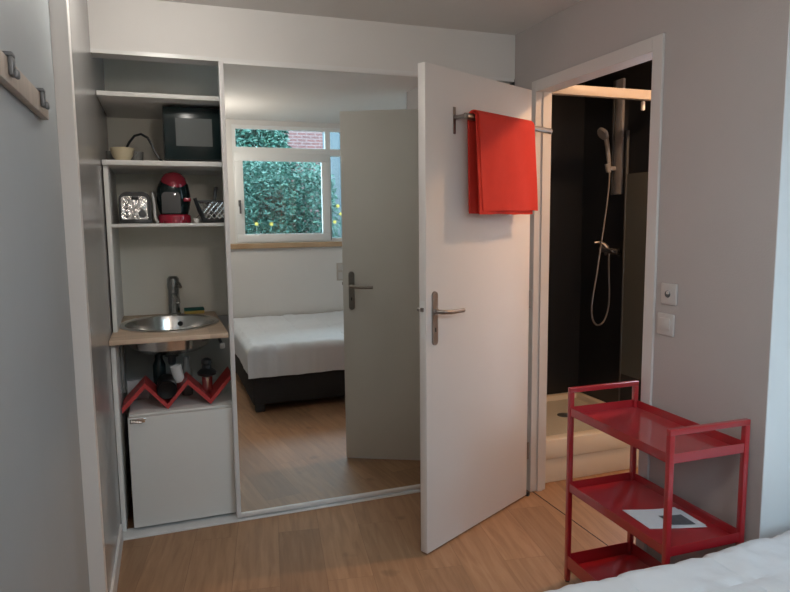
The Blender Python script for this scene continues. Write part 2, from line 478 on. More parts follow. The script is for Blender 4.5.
obj('outer_fold', b, M['towel'], tw, local=True)
b = new_bm(); towel_layer(b, .233, .672, 1.478, 1.482, .0235, .03, 5)
obj('inner_fold', b, M['towel'], tw, local=True)

# ------------------------------------------------------------------ kitchenette
YF = 3.33
t = thing('shelf_unit', 'white open shelf unit above the sink holding the small appliances', 'shelves', (.03, 3.6, .96))
obj('side_panel', bx(LX + .006, LX + .026, YF, YB, .938, 1.7245, bev=.001), M['mel'], t)
obj('shelf', bx(LX + .004,   .60, YF - .08, YB - .002, 2.026, 2.046, bev=.001), M['mel'], t)
obj('shelf', bx(LX + .004,   .60, YF - .02, YB - .002, 1.725, 1.748, bev=.001), M['mel'], t)
obj('shelf', bx(LX + .026,   .60, YF + .0, YB - .002, 1.437, 1.453, bev=.001), M['mel'], t)
t = thing('base_cabinet', 'open white carcass under the worktop around the small fridge', 'cabinet', (.03, 3.5, 0))
obj('side_panel', bx(LX + .002, LX + .022, 3.165, YB - .03, .015, .913, bev=.001), M['mel'], t)
obj('side_panel', bx(.58, .60, 3.165, YB - .03, .015, .913, bev=.001), M['mel'], t)
obj('back_panel', bx(LX + .022, .58, YB - .045, YB - .03, .015, .913), M['backpan'], t)
wt = obj('worktop', bx(LX + .001, .284, D - .018, YB - .002, .914, .937, bev=.003), M['worktop'], loc=(.2, 3.5, .917))
tag(wt, 'light beech worktop carrying the round steel sink', 'worktop')
# hole is covered by the basin: cut it so the bowl shows
SX, SY, SR = .030, 3.525, .245
cut = bmesh.new(); bmesh.ops.create_cone(cut, segments=48, radius1=SR - .02, radius2=SR - .02, depth=.3, cap_ends=True)
cm = bpy.data.meshes.new('cut'); cut.to_mesh(cm); cut.free()
co = bpy.data.objects.new('cut', cm); COL.objects.link(co); co.location = (SX, SY, .93); co.scale = (1, 1.2, 1)
md = wt.modifiers.new('hole', 'BOOLEAN'); md.object = co; md.operation = 'DIFFERENCE'; md.solver = 'EXACT'
bpy.context.view_layer.update()
dg = bpy.context.evaluated_depsgraph_get()
me2 = bpy.data.meshes.new_from_object(wt.evaluated_get(dg)); wt.modifiers.clear(); wt.data = me2
if not me2.materials: me2.materials.append(M['worktop'])
bpy.data.objects.remove(co)
t = thing('sink', 'round stainless steel sink set into the beech worktop', 'sink', (SX, SY, .937))
b = new_bm()
prof = [(SR, .000), (SR, .006), (SR - .006, .010), (SR - .018, .010), (SR - .026, .003), (SR - .032, -.02), (SR - .045, -.10), (SR - .085, -.128), (.03, -.138), (.0, -.138)]
lathe(b, prof, (SX, SY, .937), 56, sy=1.2)
obj('basin', b, M['steel'], t)
b = new_bm(); lathe(b, [(0, .002), (.018, .002), (.03, .006), (.034, .002), (.034, -.002), (0, -.002)], (SX, SY, .801), 24); obj('drain', b, M['chrome'], t)
b = new_bm(); lathe(b, [(0, .004), (.012, .003), (.014, 0), (0, 0)], (0, 0, 0), 20, M=Matrix.Translation((SX + .055, SY + .238, .897)) @ Matrix.Rotation(R(95), 4, 'X')); obj('overflow', b, M['black'], t)
b = new_bm(); tube(b, [(SX, SY, .80), (SX, SY, .76), (SX, SY + .01, .735), (SX, SY + .06, .72), (SX + .0, SY + .12, .735), (SX, SY + .14, .77), (SX, YB - .03, .78)], .02, 14)
lathe(b, [(.0, .0), (.034, 0), (.034, .05), (0, .032)], (SX, SY, .765), 20)
obj('drain_trap', b, M['darkgrey'], t)
# tap
FX, FY = .06, 3.868
t = thing('tap', 'grey single-lever mixer tap standing behind the round sink', 'tap', (FX, FY, .937))
b = new_bm(); lathe(b, [(0, 0), (.036, 0), (.036, .006), (.031, .012), (.030, .135), (.031, .15), (0, .15)], (FX, FY, .937), 28); obj('body', b, M['tapgrey'], t)
b = new_bm(); tube(b, [(FX, FY - .01, 1.05), (FX + .012, FY - .06, 1.045), (FX + .018, FY - .11, 1.03), (FX + .018, FY - .12, 1.015)], [.017, .015, .013, .012], 14); obj('spout', b, M['tapgrey'], t)
b = new_bm(); lathe(b, [(0, .0), (.032, 0), (.034, .02), (.032, .055), (.022, .068), (0, .070)], (FX, FY, 1.087), 28)
tube(b, [(FX + .015, FY - .01, 1.125), (FX + .032, FY - .03, 1.11), (FX + .038, FY - .05, 1.095)], [.012, .010, .008], 12); obj('lever', b, M['tapgrey'], t)
t = thing('sponge', 'yellow dish sponge with green scourer lying behind the sink rim', 'sponge', (.167, 3.868, .937))
obj('foam', bx(.112, .222, 3.83, 3.905, .938, .956, bev=.006), M['sponge_y'], t)
obj('scourer', bx(.112, .222, 3.83, 3.905, .956, .968, bev=.004), M['sponge_g'], t)

# microwave
t = thing('microwave', 'black microwave oven with dark glass door on the upper shelf', 'microwave', (.26, 3.55, 1.748))
X0, X1, Y0, Z0, Z1 = .044, .49, 3.365, 1.757, 2.012
obj('housing', bx(X0, X1, Y0 + .02, Y0 + .36, Z0, Z1, bev=.004), M['black'], t)
dr = obj('door', bx(X0 + .002, X0 + .335, Y0, Y0 + .019, Z0 + .004, Z1 - .004, bev=.004), M['blackgloss'], t)
obj('door_window', bx(X0 + .055, X0 + .225, Y0 - .002, Y0 + .002, Z0 + .068, Z1 - .055), M['mwglass'], dr)
obj('control_panel', bx(X0 + .338, X1 - .002, Y0 + .002, Y0 + .019, Z0 + .004, Z1 - .004, bev=.003), M['blackgloss'], t)
b = new_bm(); lathe(b, [(0, .0), (.022, 0), (.02, .018), (0, .02)], (0, 0, 0), 20, M=Matrix.Translation((.435, Y0 + .003, 1.83)) @ Matrix.Rotation(R(90), 4, 'X')); obj('timer_knob', b, M['grey'], t)
for fx in (X0 + .03, X1 - .03):
    for fy in (Y0 + .05, Y0 + .32):
        b = new_bm(); lathe(b, [(0, 0), (.012, 0), (.012, .01), (0, .01)], (fx, fy, 1.748), 12); obj('foot', b, M['black'], t)
# bowl and cups on the same shelf
b = new_bm(); lathe(b, [(0, 0), (.030, 0), (.032, .008), (.046, .03), (.056, .068), (.054, .068), (.044, .032), (.028, .012), (0, .010)], (-.148, 3.45, 1.748), 40)
tag(obj('bowl', b, M['cream'], loc=(-.148, 3.45, 1.748)), 'small cream bowl on the upper shelf left of the microwave', 'bowl')
cup = thing('cup', 'smoky grey cup standing left of the cream bowl', 'cup', (-.192, 3.56, 1.748))
b = new_bm(); lathe(b, [(0, 0), (.026, 0), (.034, .012), (.038, .062), (.036, .062), (.031, .015), (0, .008)], (-.192, 3.56, 1.748), 28); obj('wall', b, M['smoke'], cup)
b = new_bm(); tube(b, [(-.192 + .036 * math.cos(a) * .3, 3.56 - .034 - .022 * math.sin(a), 1.78 + .02 * math.cos(a)) for a in [R(x) for x in range(0, 181, 20)]], .0035, 8); obj('cup_handle', b, M['smoke'], cup)
dup(cup, (-.092, 3.56, 1.748), 'smoky grey cup standing right of the cream bowl')
b = new_bm()
pts = [(-.135, 3.50, 1.815), (-.115, 3.49, 1.85), (-.09, 3.48, 1.88), (-.06, 3.47, 1.888), (-.03, 3.46, 1.87), (-.012, 3.45, 1.835), (.0, 3.44, 1.80), (.018, 3.43, 1.77), (.030, 3.45, 1.757), (.036, 3.75, 1.755)]
tube(b, pts, .006, 8)
tag(obj('power_cord', b, M['black'], loc=(0, 3.45, 1.748)), 'black power cord arching from the bowl to the microwave', 'cord')

# toaster
t = thing('toaster', 'shiny chrome two-slot toaster on the lower shelf', 'toaster', (-.10, 3.50, 1.453))
def rounded_profile(x0, x1, z0, z1, r, n=8):
    p = [(x0, z0), (x1, z0)]
    for k in range(n + 1):
        a = math.pi / 2 * k / n; p.append((x1 - r + r * math.cos(a), z1 - r + r * math.sin(a)))
    for k in range(n + 1):
        a = math.pi / 2 + math.pi / 2 * k / n; p.append((x0 + r + r * math.cos(a), z1 - r + r * math.sin(a)))
    return p
b = new_bm(); prism(b, rounded_profile(-.176, -.032, 1.468, 1.606, .035), 'y', 3.415, 3.63); obj('shell', b, M['black'], t)
b = new_bm(); prism(b, rounded_profile(-.166, -.048, 1.474, 1.585, .018), 'y', 3.407, 3.416); obj('front_plate', b, M['toastchrome'], t)
obj('base', bx(-.180, -.028, 3.41, 3.635, 1.454, 1.469, bev=.003), M['black'], t)
for x in (-.130, -.078):
    b = new_bm(); box(b, x - .012, x + .012, 3.45, 3.60, 1.6005, 1.608); obj('slot', b, M['black'], t)
for k in range(4):
    b = new_bm(); lathe(b, [(0, .006), (.005, .006), (.006, 0), (0, 0)], (0, 0, 0), 14, M=Matrix.Translation((-.142, 3.407, 1.486 + .020 * k)) @ Matrix.Rotation(R(90), 4, 'X')); obj('button', b, M['darkgrey'], t)
b = new_bm(); lathe(b, [(0, .014), (.015, .013), (.019, 0), (0, 0)], (0, 0, 0), 24, M=Matrix.Translation((-.072, 3.407, 1.500)) @ Matrix.Rotation(R(90), 4, 'X')); obj('browning_knob', b, M['darkgrey'], t)
b = new_bm(); box(b, -.117, -.088, 3.385, 3.408, 1.568, 1.585, .004); obj('push_lever', b, M['black'], t)

# white cord hanging between toaster and machine
b = new_bm(); tube(b, [(-.022, 3.50, 1.605), (-.020, 3.47, 1.585), (-.016, 3.44, 1.55), (-.015, 3.43, 1.50), (-.012, 3.42, 1.475), (-.004, 3.40, 1.460)], .0065, 8)
tag(obj('white_cord', b, M['white'], loc=(-.015, 3.44, 1.453)), 'white cord hanging between the chrome toaster and red coffee machine', 'cord')
# coffee machine
CX, CY = .077, 3.47
t = thing('coffee_machine', 'red and black pod coffee machine on the lower shelf', 'coffee machine', (CX, CY, 1.453))
b = new_bm()
lathe(b, [(0, 0), (.078, 0), (.080, .010), (.080, .035), (.074, .042), (0, .042)], (CX, CY, 1.454), 40, sx=1.0, sy=1.0); obj('base', b, M['redmc'], t)
b = new_bm()
lathe(b, [(.066, .0), (.076, .03), (.082, .07), (.081, .10), (.072, .15), (.062, .168), (0, .168)], (CX, CY + .02, 1.496), 40); obj('body', b, M['blackgloss'], t)
b = new_bm()
lathe(b, [(.064, 0), (.067, .012), (.066, .035), (.058, .065), (.042, .086), (.02, .095), (0, .097)], (CX + .002, CY + .012, 1.612), 40); obj('head', b, M['redmc'], t)
b = new_bm()
prism(b, rounded_profile(CX - .058, CX + .030, 1.502, 1.606, .02), 'y', CY - .068, CY - .02); obj('front_panel', b, M['black'], t)
b = new_bm(); lathe(b, [(0, .008), (.006, .007), (.008, 0), (0, 0)], (0, 0, 0), 16, M=Matrix.Translation((CX + .004, CY - .066, 1.594)) @ Matrix.Rotation(R(90), 4, 'X')); obj('power_button', b, M['chrome'], t)
b = new_bm(); box(b, CX + .045, CX + .080, CY - .058, CY - .02, 1.560, 1.578, .004); obj('lever', b, M['redmc'], t)
b = new_bm(); lathe(b, [(0, .0), (.055, 0), (.055, .012), (0, .012)], (CX, CY - .055, 1.454), 32); obj('drip_tray', b, M['redmc'], t)
# small cup behind the machine
b = new_bm(); lathe(b, [(0, 0), (.010, 0), (.015, .024), (.014, .024), (.009, .003), (0, .003)], (.178, 3.40, 1.453), 18)
tag(obj('coffee_pod', b, M['white'], loc=(.178, 3.40, 1.453)), 'tiny white pod on the shelf right of the coffee machine', 'pod')
# wire dish basket
t = thing('wire_basket', 'dark wire basket with crossed sides at the right end of shelf', 'basket', (.30, 3.46, 1.453))
bx0, bx1, by0, by1, bz0, bz1 = .205, .40, 3.40, 3.58, 1.458, 1.560
obj('base_tray', bx(bx0, bx1, by0, by1, 1.4535, 1.478, bev=.008), M['black'], t)
b = new_bm()
def loopw(z, e):
    return [(bx0 - e, by0 - e, z), (bx1 + e, by0 - e, z), (bx1 + e, by1 + e, z), (bx0 - e, by1 + e, z), (bx0 - e, by0 - e, z)]
tube(b, loopw(bz1, .02), .0045, 8); obj('rim', b, M['darkgrey'], t)
for (yy) in (by0 - .015, by1 + .015):
    b = new_bm()
    for k in range(-3, 10):
        x = bx0 - .02 + k * .026
        for s in (1, -1):
            xa, xb = x, x + s * .075
            if min(xa, xb) < bx0 - .022 or max(xa, xb) > bx1 + .022: continue
            tube(b, [(xa, yy, bz0 + .015), (xb, yy, bz1)], .0022, 6)
    obj('lattice', b, M['steel'], t)
b = new_bm(); tube(b, [(bx0 + .01, by0 - .005, 1.470), (bx0 - .012, by0 - .022, 1.515), (bx0 - .032, by0 - .028, 1.575)], [.012, .011, .009], 10); obj('side_handle', b, M['black'], t)
t = thing('spatula', 'dark kitchen spatula standing upright in the wire basket', 'utensil', (.27, 3.47, 1.478))
b = new_bm(); tube(b, [(.262, 3.46, 1.482), (.272, 3.47, 1.56), (.286, 3.48, 1.635)], [.007, .008, .010], 10); obj('grip', b, M['darkgrey'], t)
b = new_bm(); box(b, .250, .278, 3.456, 3.46, 1.480, 1.520, .003); obj('blade', b, M['darkgrey'], t)

# fridge
t = thing('fridge', 'small white built-in fridge standing under the worktop', 'fridge', (.06, 3.4, .015))
obj('cabinet', bx(-.176, .36, 3.195, 3.72, .030, .566, bev=.004), M['fridge'], t)
dr = obj('door', bx(-.180, .362, 3.155, 3.190, .028, .560, bev=.003), M['fridge'], t)
b = new_bm(); box(b, -.172, -.105, 3.150, 3.158, .535, .556, .002); box(b, -.150, -.10, 3.146, 3.152, .548, .556, .002); tube(b, [(-.165, 3.15, .545), (-.120, 3.146, .538)], .004, 8)
obj('door_hinge', b, M['steel'], dr)
obj('plinth', bx(-.17, .35, 3.215, 3.7, .0155, .030), M['black'], t)

# red zigzag bottle rack on the fridge
zz = [(-.206, .577), (-.100, .688), (-.002, .577), (.094, .690), (.197, .580), (.300, .700)]
def band(pts, th):
    up = []; dn = []
    for i, (x, z) in enumerate(pts):
        up.append((x, z + th)); dn.append((x, z))
    return up + dn[::-1]
b = new_bm(); prism(b, [(x, z) for x, z in band(zz, .026)], 'y', 3.225, 3.40)
ob = obj('bottle_rack', b, M['rackred'], loc=(0, 3.3, .566)); tag(ob, 'red zigzag bottle rack lying on top of the small fridge', 'rack')
ob.location.z -= .0105
for v in ob.data.vertices: pass
# black bottle on its side in the first valley
t = thing('wine_bottle', 'black bottle lying end-on in the first valley of red rack', 'bottle', (-.002, 3.35, .616))
RotY = Matrix.Rotation(R(-90), 4, 'X')
b = new_bm(); lathe(b, [(0, .008), (.022, .004), (.040, .0), (.046, .007), (.046, .16), (.040, .18), (.015, .21), (.013, .27), (0, .27)], (0, 0, 0), 32, M=Matrix.Translation((-.002, 3.215, .662)) @ RotY); obj('body', b, M['bottle'], t)
b = new_bm(); lathe(b, [(.0155, .0), (.0155, .035), (0, .036)], (0, 0, 0), 24, M=Matrix.Translation((-.002, 3.452, .662)) @ RotY); obj('capsule', b, M['black'], t)
# white cup leaning
Tm = Matrix.Translation((.060, 3.33, .672)) @ Matrix.Rotation(R(-12), 4, 'Y')
b = new_bm(); lathe(b, [(0, 0), (.022, 0), (.025, .004), (.027, .082), (.0255, .083), (.022, .008), (0, .006)], (0, 0, 0), 28, M=Tm)
tag(obj('beaker', b, M['white'], loc=(.060, 3.33, .672)), 'white beaker leaning behind the black bottle on red rack', 'cup')
b = new_bm(); lathe(b, [(0, 0), (.030, 0), (.032, .01), (.032, .15), (.02, .18), (.02, .215), (0, .217)], (-.035, 3.56, .567), 28)
tag(obj('dark_canister', b, M['blackgloss'], loc=(-.035, 3.56, .567)), 'tall black canister behind the lying bottle on fridge top', 'canister')
b = new_bm(); lathe(b, [(0, 0), (.026, 0), (.028, .01), (.028, .12), (.016, .16), (.014, .20), (0, .202)], (.098, 3.47, .567), 28)
tag(obj('dark_bottle', b, M['smoke'], loc=(.098, 3.47, .567)), 'dark grey bottle upright behind the middle peak of red rack', 'bottle')
t = thing('flask', 'steel flask with wide black top standing in the rack valley', 'flask', (.190, 3.32, .618))
b = new_bm(); lathe(b, [(0, 0), (.022, 0), (.024, .004), (.026, .075), (0, .075)], (.190, 3.32, .618), 28); obj('body', b, M['steel'], t)
b = new_bm(); lathe(b, [(.027, .0), (.046, .010), (.048, .022), (.036, .034), (.024, .042), (.022, .060), (.026, .066), (.024, .085), (.008, .094), (0, .094)], (.190, 3.32, .690), 28); obj('collar', b, M['black'], t)
b = new_bm(); box(b, -.19, -.09, 3.46, 3.52, .567, .665, .002)
tag(obj('carton', b, M['paper'], loc=(-.14, 3.49, .567)), 'pale carton behind the left peak of the red rack', 'box')
# pipe clips under the worktop
b = new_bm(); tube(b, [(-.205, 3.42, .62), (-.205, 3.42, .85), (-.195, 3.44, .87), (-.17, 3.50, .88)], .010, 10)
tag(obj('water_pipe', b, M['smoke'], loc=(-.2, 3.42, .567)), 'grey water pipe at the left under the worktop', 'pipe')
b = new_bm(); box(b, .262, .287, 3.36, 3.375, .815, .845, .006)
tag(obj('pipe_clip', b, M['white'], loc=(.275, 3.37, .83)), 'small white pipe fitting at the right below the sink', 'pipe fitting')
b = new_bm(); tube(b, [(.275, 3.37, .83), (.272, 3.55, .84), (.26, 3.70, .86), (.26, YB - .02, .86)], .008, 8)
tag(obj('supply_pipe', b, M['darkgrey'], loc=(.275, 3.5, .83)), 'thin dark supply pipe under the right side of the sink', 'pipe')

# ------------------------------------------------------------------ coat rail on the left wall
t = thing('coat_rail', 'greyish wooden coat rail with metal hooks high on left wall', 'coat rail', (-.292, 1.75, 1.70))
obj('board', bx(-.291, -.272, 1.05, 2.065, 1.744, 1.798, bev=.003), M['railwood'], t)
for y in (1.19, 1.56, 1.945):
    b = new_bm()
    w = .016
    box(b, -.2915, -.262, y - w, y + w, 1.7985, 1.807, .002)
    box(b, -.2715, -.262, y - w, y + w, 1.760, 1.7985, .003)
    box(b, -.264, -.254, y - w * .8, y + w * .8, 1.756, 1.774, .004)
    obj('hook', b, M['grey'], t)

# ------------------------------------------------------------------ wall plates
t = thing('wall_socket', 'upper square white socket plate on the wall beside shower doorway', 'socket', (RX, 1.945, 1.17))
obj('cover', bx(RX - .009, RX, 1.905, 1.985, 1.128, 1.208, bev=.004), M['plate'], t)
b = new_bm(); lathe(b, [(0, .0), (.012, 0), (.014, .003), (.014, .004), (0, .004)], (0, 0, 0), 28, M=Matrix.Translation((RX - .0125, 1.948, 1.168)) @ Matrix.Rotation(R(90), 4, 'Y')); obj('insert', b, M['darkgrey'], t)
b = new_bm(); lathe(b, [(0, .006), (.006, .006), (.006, 0), (0, 0)], (0, 0, 0), 14, M=Matrix.Translation((RX - .0175, 1.942, 1.174)) @ Matrix.Rotation(R(90), 4, 'Y')); obj('pin', b, M['plate'], t)
t = thing('light_switch', 'lower square white switch plate under the socket beside doorway', 'switch', (RX, 1.96, 1.05))
obj('cover', bx(RX - .009, RX, 1.914, 1.998, 1.008, 1.092, bev=.004), M['plate'], t)
obj('rocker', bx(RX - .012, RX - .008, 1.930, 1.985, 1.030, 1.075, bev=.003), M['plate'], t)
t = thing('bedside_socket', 'beige socket plate on the window wall above the bed, seen mirrored', 'socket', (1.735, YW, .93))
obj('cover', bx(1.685, 1.785, YW, YW + .01, .845, 1.025, bev=.004), M['beige'], t)
obj('rocker', bx(1.70, 1.77, YW + .009, YW + .014, .95, 1.01, bev=.003), M['plate'], t)
obj('outlet', bx(1.70, 1.77, YW + .009, YW + .014, .86, .93, bev=.003), M['plate'], t)

# ------------------------------------------------------------------ red serving cart
cx0, cx1, cy0, cy1 = 1.4665, 1.7875, 1.539, 2.099
t = thing('serving_cart', 'red metal three-tier serving cart against the right wall', 'cart', ((cx0 + cx1) / 2, (cy0 + cy1) / 2, 0), R(-1.3))
pw = .019
for (x, y) in ((cx0, cy0), (cx1 - pw, cy0), (cx0, cy1 - pw), (cx1 - pw, cy1 - pw)):
    obj('post', bx(x, x + pw, y, y + pw,   .004, .782, bev=.002), M['red'], t)
    b = new_bm(); lathe(b, [(0, 0), (.009, 0), (.009, .005), (0, .005)], (x + pw / 2, y + pw / 2, 0), 12); obj('glide', b, M['black'], t)
for y in (cy0, cy1 - pw):
    obj('handle', bx(cx0, cx1, y, y + pw, .782, .801, bev=.002), M['red'], t)
def tray(zb, zt):
    b = new_bm()
    e = .003; th = .0025
    x0, x1, y0, y1 = cx0 + e, cx1 - e, cy0 + e, cy1 - e
    box(b, x0, x1, y0, y1, zb, zb + th)
    box(b, x0, x0 + th, y0, y1, zb, zt); box(b, x1 - th, x1, y0, y1, zb, zt)
    box(b, x0, x1, y0, y0 + th, zb, zt); box(b, x0, x1, y1 - th, y1, zb, zt)
    return obj('tray', b, M['red'], t, smooth=False)
tray(.690, .722); tray(.382, .415); tray(.060, .112)
# leaflet on the middle tray
t = thing('leaflet', 'printed white sheets with a dark picture lying on the middle tray', 'leaflet', (1.65, 1.75, .385))
def sheet(corners, z, curl=0):
    b = new_bm(); n = 10
    g = []
    for j in range(n + 1):
        row = []
        for i in range(n + 1):
            u, v = i / n, j / n
            p = (Vector(corners[0]) * (1 - u) + Vector(corners[1]) * u) * (1 - v) + (Vector(corners[3]) * (1 - u) + Vector(corners[2]) * u) * v
            row.append(b.verts.new((p.x, p.y, z + curl * (u ** 3) * (1 - v * .6))))
        g.append(row)
    fs = [b.faces.new((g[j][i], g[j][i + 1], g[j + 1][i + 1], g[j + 1][i])) for j in range(n) for i in range(n)]
    bmesh.ops.recalc_face_normals(b, faces=fs)
    bmesh.ops.solidify(b, geom=fs, thickness=.0008)
    return b
pg = obj('page', sheet([(1.556, 1.868), (1.735, 1.80), (1.736, 1.648), (1.548, 1.715)], .3865, .010), M['paper'], t)
obj('picture', sheet([(1.640, 1.775), (1.715, 1.748), (1.712, 1.675), (1.636, 1.704)], .3908, .0042), M['print'], pg)
obj('page', sheet([(1.565, 1.862), (1.752, 1.79), (1.748, 1.665), (1.556, 1.73)], .3852, .004), M['paper'], t)

# ------------------------------------------------------------------ bed
bx0_, bx1_, by0_, by1_ = .590, BX - .02, YW + .02, 1.345
t = thing('bed', 'low double bed on dark fabric base below the window', 'bed', (1.6, .6, 0))
obj('bed_base', bx(bx0_ + .02, bx1_, by0_, by1_ - .015, .060, .275, bev=.012), M['bedbase'], t)
obj('mattress', bx(bx0_ + .015, bx1_, by0_, by1_ - .015, .277, .462, bev=.05, seg=4), M['white'], t)
for (x, y) in ((bx0_ + .04, by1_ - .10), (bx0_ + .04, by0_ + .03), (bx1_ - .12, by1_ - .10), (bx1_ - .12, by0_ + .03)):
    obj('leg', bx(x, x + .07, y, y + .07, 0, .061, bev=.004), M['bedbase'], t)
# duvet: quilted sheet draped over the mattress
def duvet():
    b = new_bm()
    # cross path in Y: front hem -> up -> across -> wall
    path = []
    yf = by1_ + .012; zt = .518; r = .06; hem = .282
    for k in range(10): path.append((yf, hem + (zt - r - hem) * k / 10, 'f'))
    for k in range(9):
        a = math.pi / 2 * k / 8; path.append((yf - r + r * math.cos(a), zt - r + r * math.sin(a), 'c'))
    n = 90
    ye = by0_ + .01
    for k in range(1, n + 1): path.append((yf - r + (ye - (yf - r)) * k / n, zt, 't'))
    # along X: left hang then across
    px = []
    xl = bx0_ - .012
    for k in range(8): px.append((xl, hem + .03 + (zt - r - hem - .03) * k / 8))
    for k in range(9):
        a = math.pi / 2 * k / 8; px.append((xl + r - r * math.cos(a), zt - r + r * math.sin(a)))
    m = 130; xe = bx1_ - .005
    for k in range(1, m + 1): px.append((xl + r + (xe - xl - r) * k / m, zt))
    g = []
    for (y, z, kind) in path:
        row = []
        for (x, zx) in px:
            zz = min(z, zx)
            top = zz > zt - .002
            q = Vector((x, y, zz))
            w = .007 * noise.noise(q * 5.5) + .006 * noise.noise(Vector((x * 13, y * 9, 3))) + .0035 * noise.noise(Vector((x * 30, y * 24, 7)))
            # quilting: seams every 0.28 m
            sx_ = abs(((x + .10) / .30 + .5) % 1 - .5); sy_ = abs(((y + .02) / .30 + .5) % 1 - .5)
            puff = .006 * (1 - math.exp(-(min(sx_, sy_) / .035) ** 2)) + .004 * noise.noise(Vector((x * 20 + y * 8, y * 14 - x * 5, 2)))
            bump = w + puff
            # fold of bedding heaped towards the head end
            if x > 1.60: bump += .022 * min(1, (x - 1.60) / .25) * max(0, 1 - max(0, (x - 2.1)) / .6) * (1 if kind != 'f' else .2)
            if top: q.z += bump
            else:
                if kind == 'f': q.y += bump * .8
                elif kind == 'c': q.y += bump * .4; q.z += bump * .6
                if x < xl + .03: q.x -= bump * .8
                else: q.z += bump * .3 if kind != 'f' else 0
                if zz < hem + .05: q.z += .010 * noise.noise(Vector((x * 6, y * 6, 11)))
            row.append(b.verts.new(q))
        g.append(row)
    fs = []
    for A, B in zip(g, g[1:]):
        for i in range(len(px) - 1): fs.append(b.faces.new((A[i], A[i + 1], B[i + 1], B[i])))
    bmesh.ops.remove_doubles(b, verts=b.verts[:], dist=.0004)
    return b
ob = obj('duvet', duvet(), M['duvet'], loc=(1.6, .6, .47)); tag(ob, 'rumpled white quilt covering the bed at the lower right', 'bedding')

# ------------------------------------------------------------------ shower
t = thing('shower_tray', 'cream shower tray on a raised step inside the shower doorway', 'shower tray', (2.28, 3.35, 0))
b = new_bm(); box(b, RX + .042, 2.718, 2.962, 3.758, .0, .135, .004); obj('step', b, M['tray'], t)
b = new_bm()
X0, X1, Y0, Y1 = RX + .042, 2.718, 2.950, 3.758
box(b, X0, X1, Y0, Y0 + .075, .136, .250, .012); box(b, X0, X1, Y1 - .05, Y1, .136, .250, .012)
box(b, X0, X0 + .05, Y0 + .04, Y1 - .02, .136, .250, .012); box(b, X1 - .05, X1, Y0 + .04, Y1 - .02, .136, .250, .012)
obj('rim', b, M['tray'], t)
obj('tray_floor', bx(X0 + .02, X1 - .02, Y0 + .03, Y1 - .02, .136, .215), M['trayfloor'], t)
b = new_bm(); lathe(b, [(0, .006), (.035, .006), (.045, .002), (.045, 0), (0, 0)], (2.36, 3.40, .215), 28); obj('drain', b, M['darkgrey'], t)
t = thing('shower_enclosure', 'pale enclosure frame with header rail across the black shower', 'shower enclosure', (2.28, 2.99, .25))
obj('header_rail', bx(RX + .042, 2.718, 2.945, 2.985, 2.094, 2.145, bev=.004), M['header'], t)
obj('side_channel', bx(2.690, 2.718, 2.95, 2.98, .2515, 2.094, bev=.002), M['header'], t)
b = new_bm(); box(b, 2.545, 2.562, 2.99, 3.01, 2.045, 2.095, .005); obj('roller_bracket', b, M['white'], t)
t = thing('shower_door_panel', 'olive frosted folding panel parked along the shower side wall', 'shower door', (2.70, 3.16, .25))
obj('pane', bx(2.692, 2.700, 3.02, 3.285, .48, 1.72), M['olive'], t)
obj('edge_strip', bx(2.688, 2.704, 3.285, 3.297, .252, 1.98, bev=.002), M['darkgrey'], t)
obj('lower_pane', bx(2.692, 2.700, 3.02, 3.285, .252, .48), M['bedbase'], t)
t = thing('shower_rail', 'flat pale riser rail with holder on the black shower wall', 'shower rail', (2.70, 3.40, 1.58))
obj('rail', bx(2.700, 2.719, 3.352, 3.420, 1.60, 2.30, bev=.005), M['riser'], t)
obj('edge_profile', bx(2.700, 2.719, 3.430, 3.448, 1.60, 2.30, bev=.004), M['darkgrey'], t)
b = new_bm(); box(b, 2.655, 2.705, 3.395, 3.435, 1.748, 1.775, .006); tube(b, [(2.66, 3.415, 1.74), (2.648, 3.415, 1.79)], .016, 14); obj('holder', b, M['riser'], t)
t = thing('hand_shower', 'pale hand shower with metal hose hanging in the black shower', 'hand shower', (2.65, 3.42, 1.77))
b = new_bm(); tube(b, [(2.666, 3.415, 1.735), (2.659, 3.415, 1.80), (2.648, 3.415, 1.88), (2.636, 3.415, 1.94), (2.624, 3.415, 1.975)], [.011, .013, .014, .014, .016], 14); obj('grip', b, M['riser'], t)
b = new_bm(); lathe(b, [(0, -.012), (.030, -.010), (.042, .0), (.042, .010), (.036, .016), (0, .016)], (0, 0, 0), 32, M=Matrix.Translation((2.614, 3.415, 1.975)) @ Matrix.Rotation(R(-125), 4, 'Y')); obj('head', b, M['riser'], t)
hp = [(2.666, 3.415, 1.735), (2.664, 3.415, 1.66), (2.654, 3.415, 1.55), (2.636, 3.415, 1.42), (2.614, 3.415, 1.27), (2.589, 3.415, 1.10), (2.566, 3.415, .97), (2.557, 3.415, .88), (2.570, 3.415, .81), (2.606, 3.415, .775), (2.652, 3.415, .795), (2.682, 3.415, .87), (2.690, 3.415, .97), (2.682, 3.415, 1.10), (2.678, 3.415, 1.20), (2.682, 3.415, 1.245)]
def smooth(p, k=3):
    p = [Vector(q) for q in p]
    out = []
    for i in range(len(p) - 1):
        p0, p1, p2, p3 = p[max(i - 1, 0)], p[i], p[i + 1], p[min(i + 2, len(p) - 1)]
        for j in range(k):
            t_ = j / k
            out.append(.5 * ((2 * p1) + (-p0 + p2) * t_ + (2 * p0 - 5 * p1 + 4 * p2 - p3) * t_ ** 2 + (-p0 + 3 * p1 - 3 * p2 + p3) * t_ ** 3))
    out.append(p[-1]); return out
b = new_bm(); tube(b, smooth(hp, 4), .0058, 10); obj('hose', b, M['brushed'], t)
t = thing('shower_mixer', 'chrome single-lever shower mixer on the black wall', 'mixer tap', (2.70, 3.42, 1.25))
b = new_bm(); tube(b, [(2.719, 3.34, 1.235), (2.690, 3.34, 1.235)], .020, 16); tube(b, [(2.719, 3.46, 1.235), (2.690, 3.46, 1.235)], .020, 16)
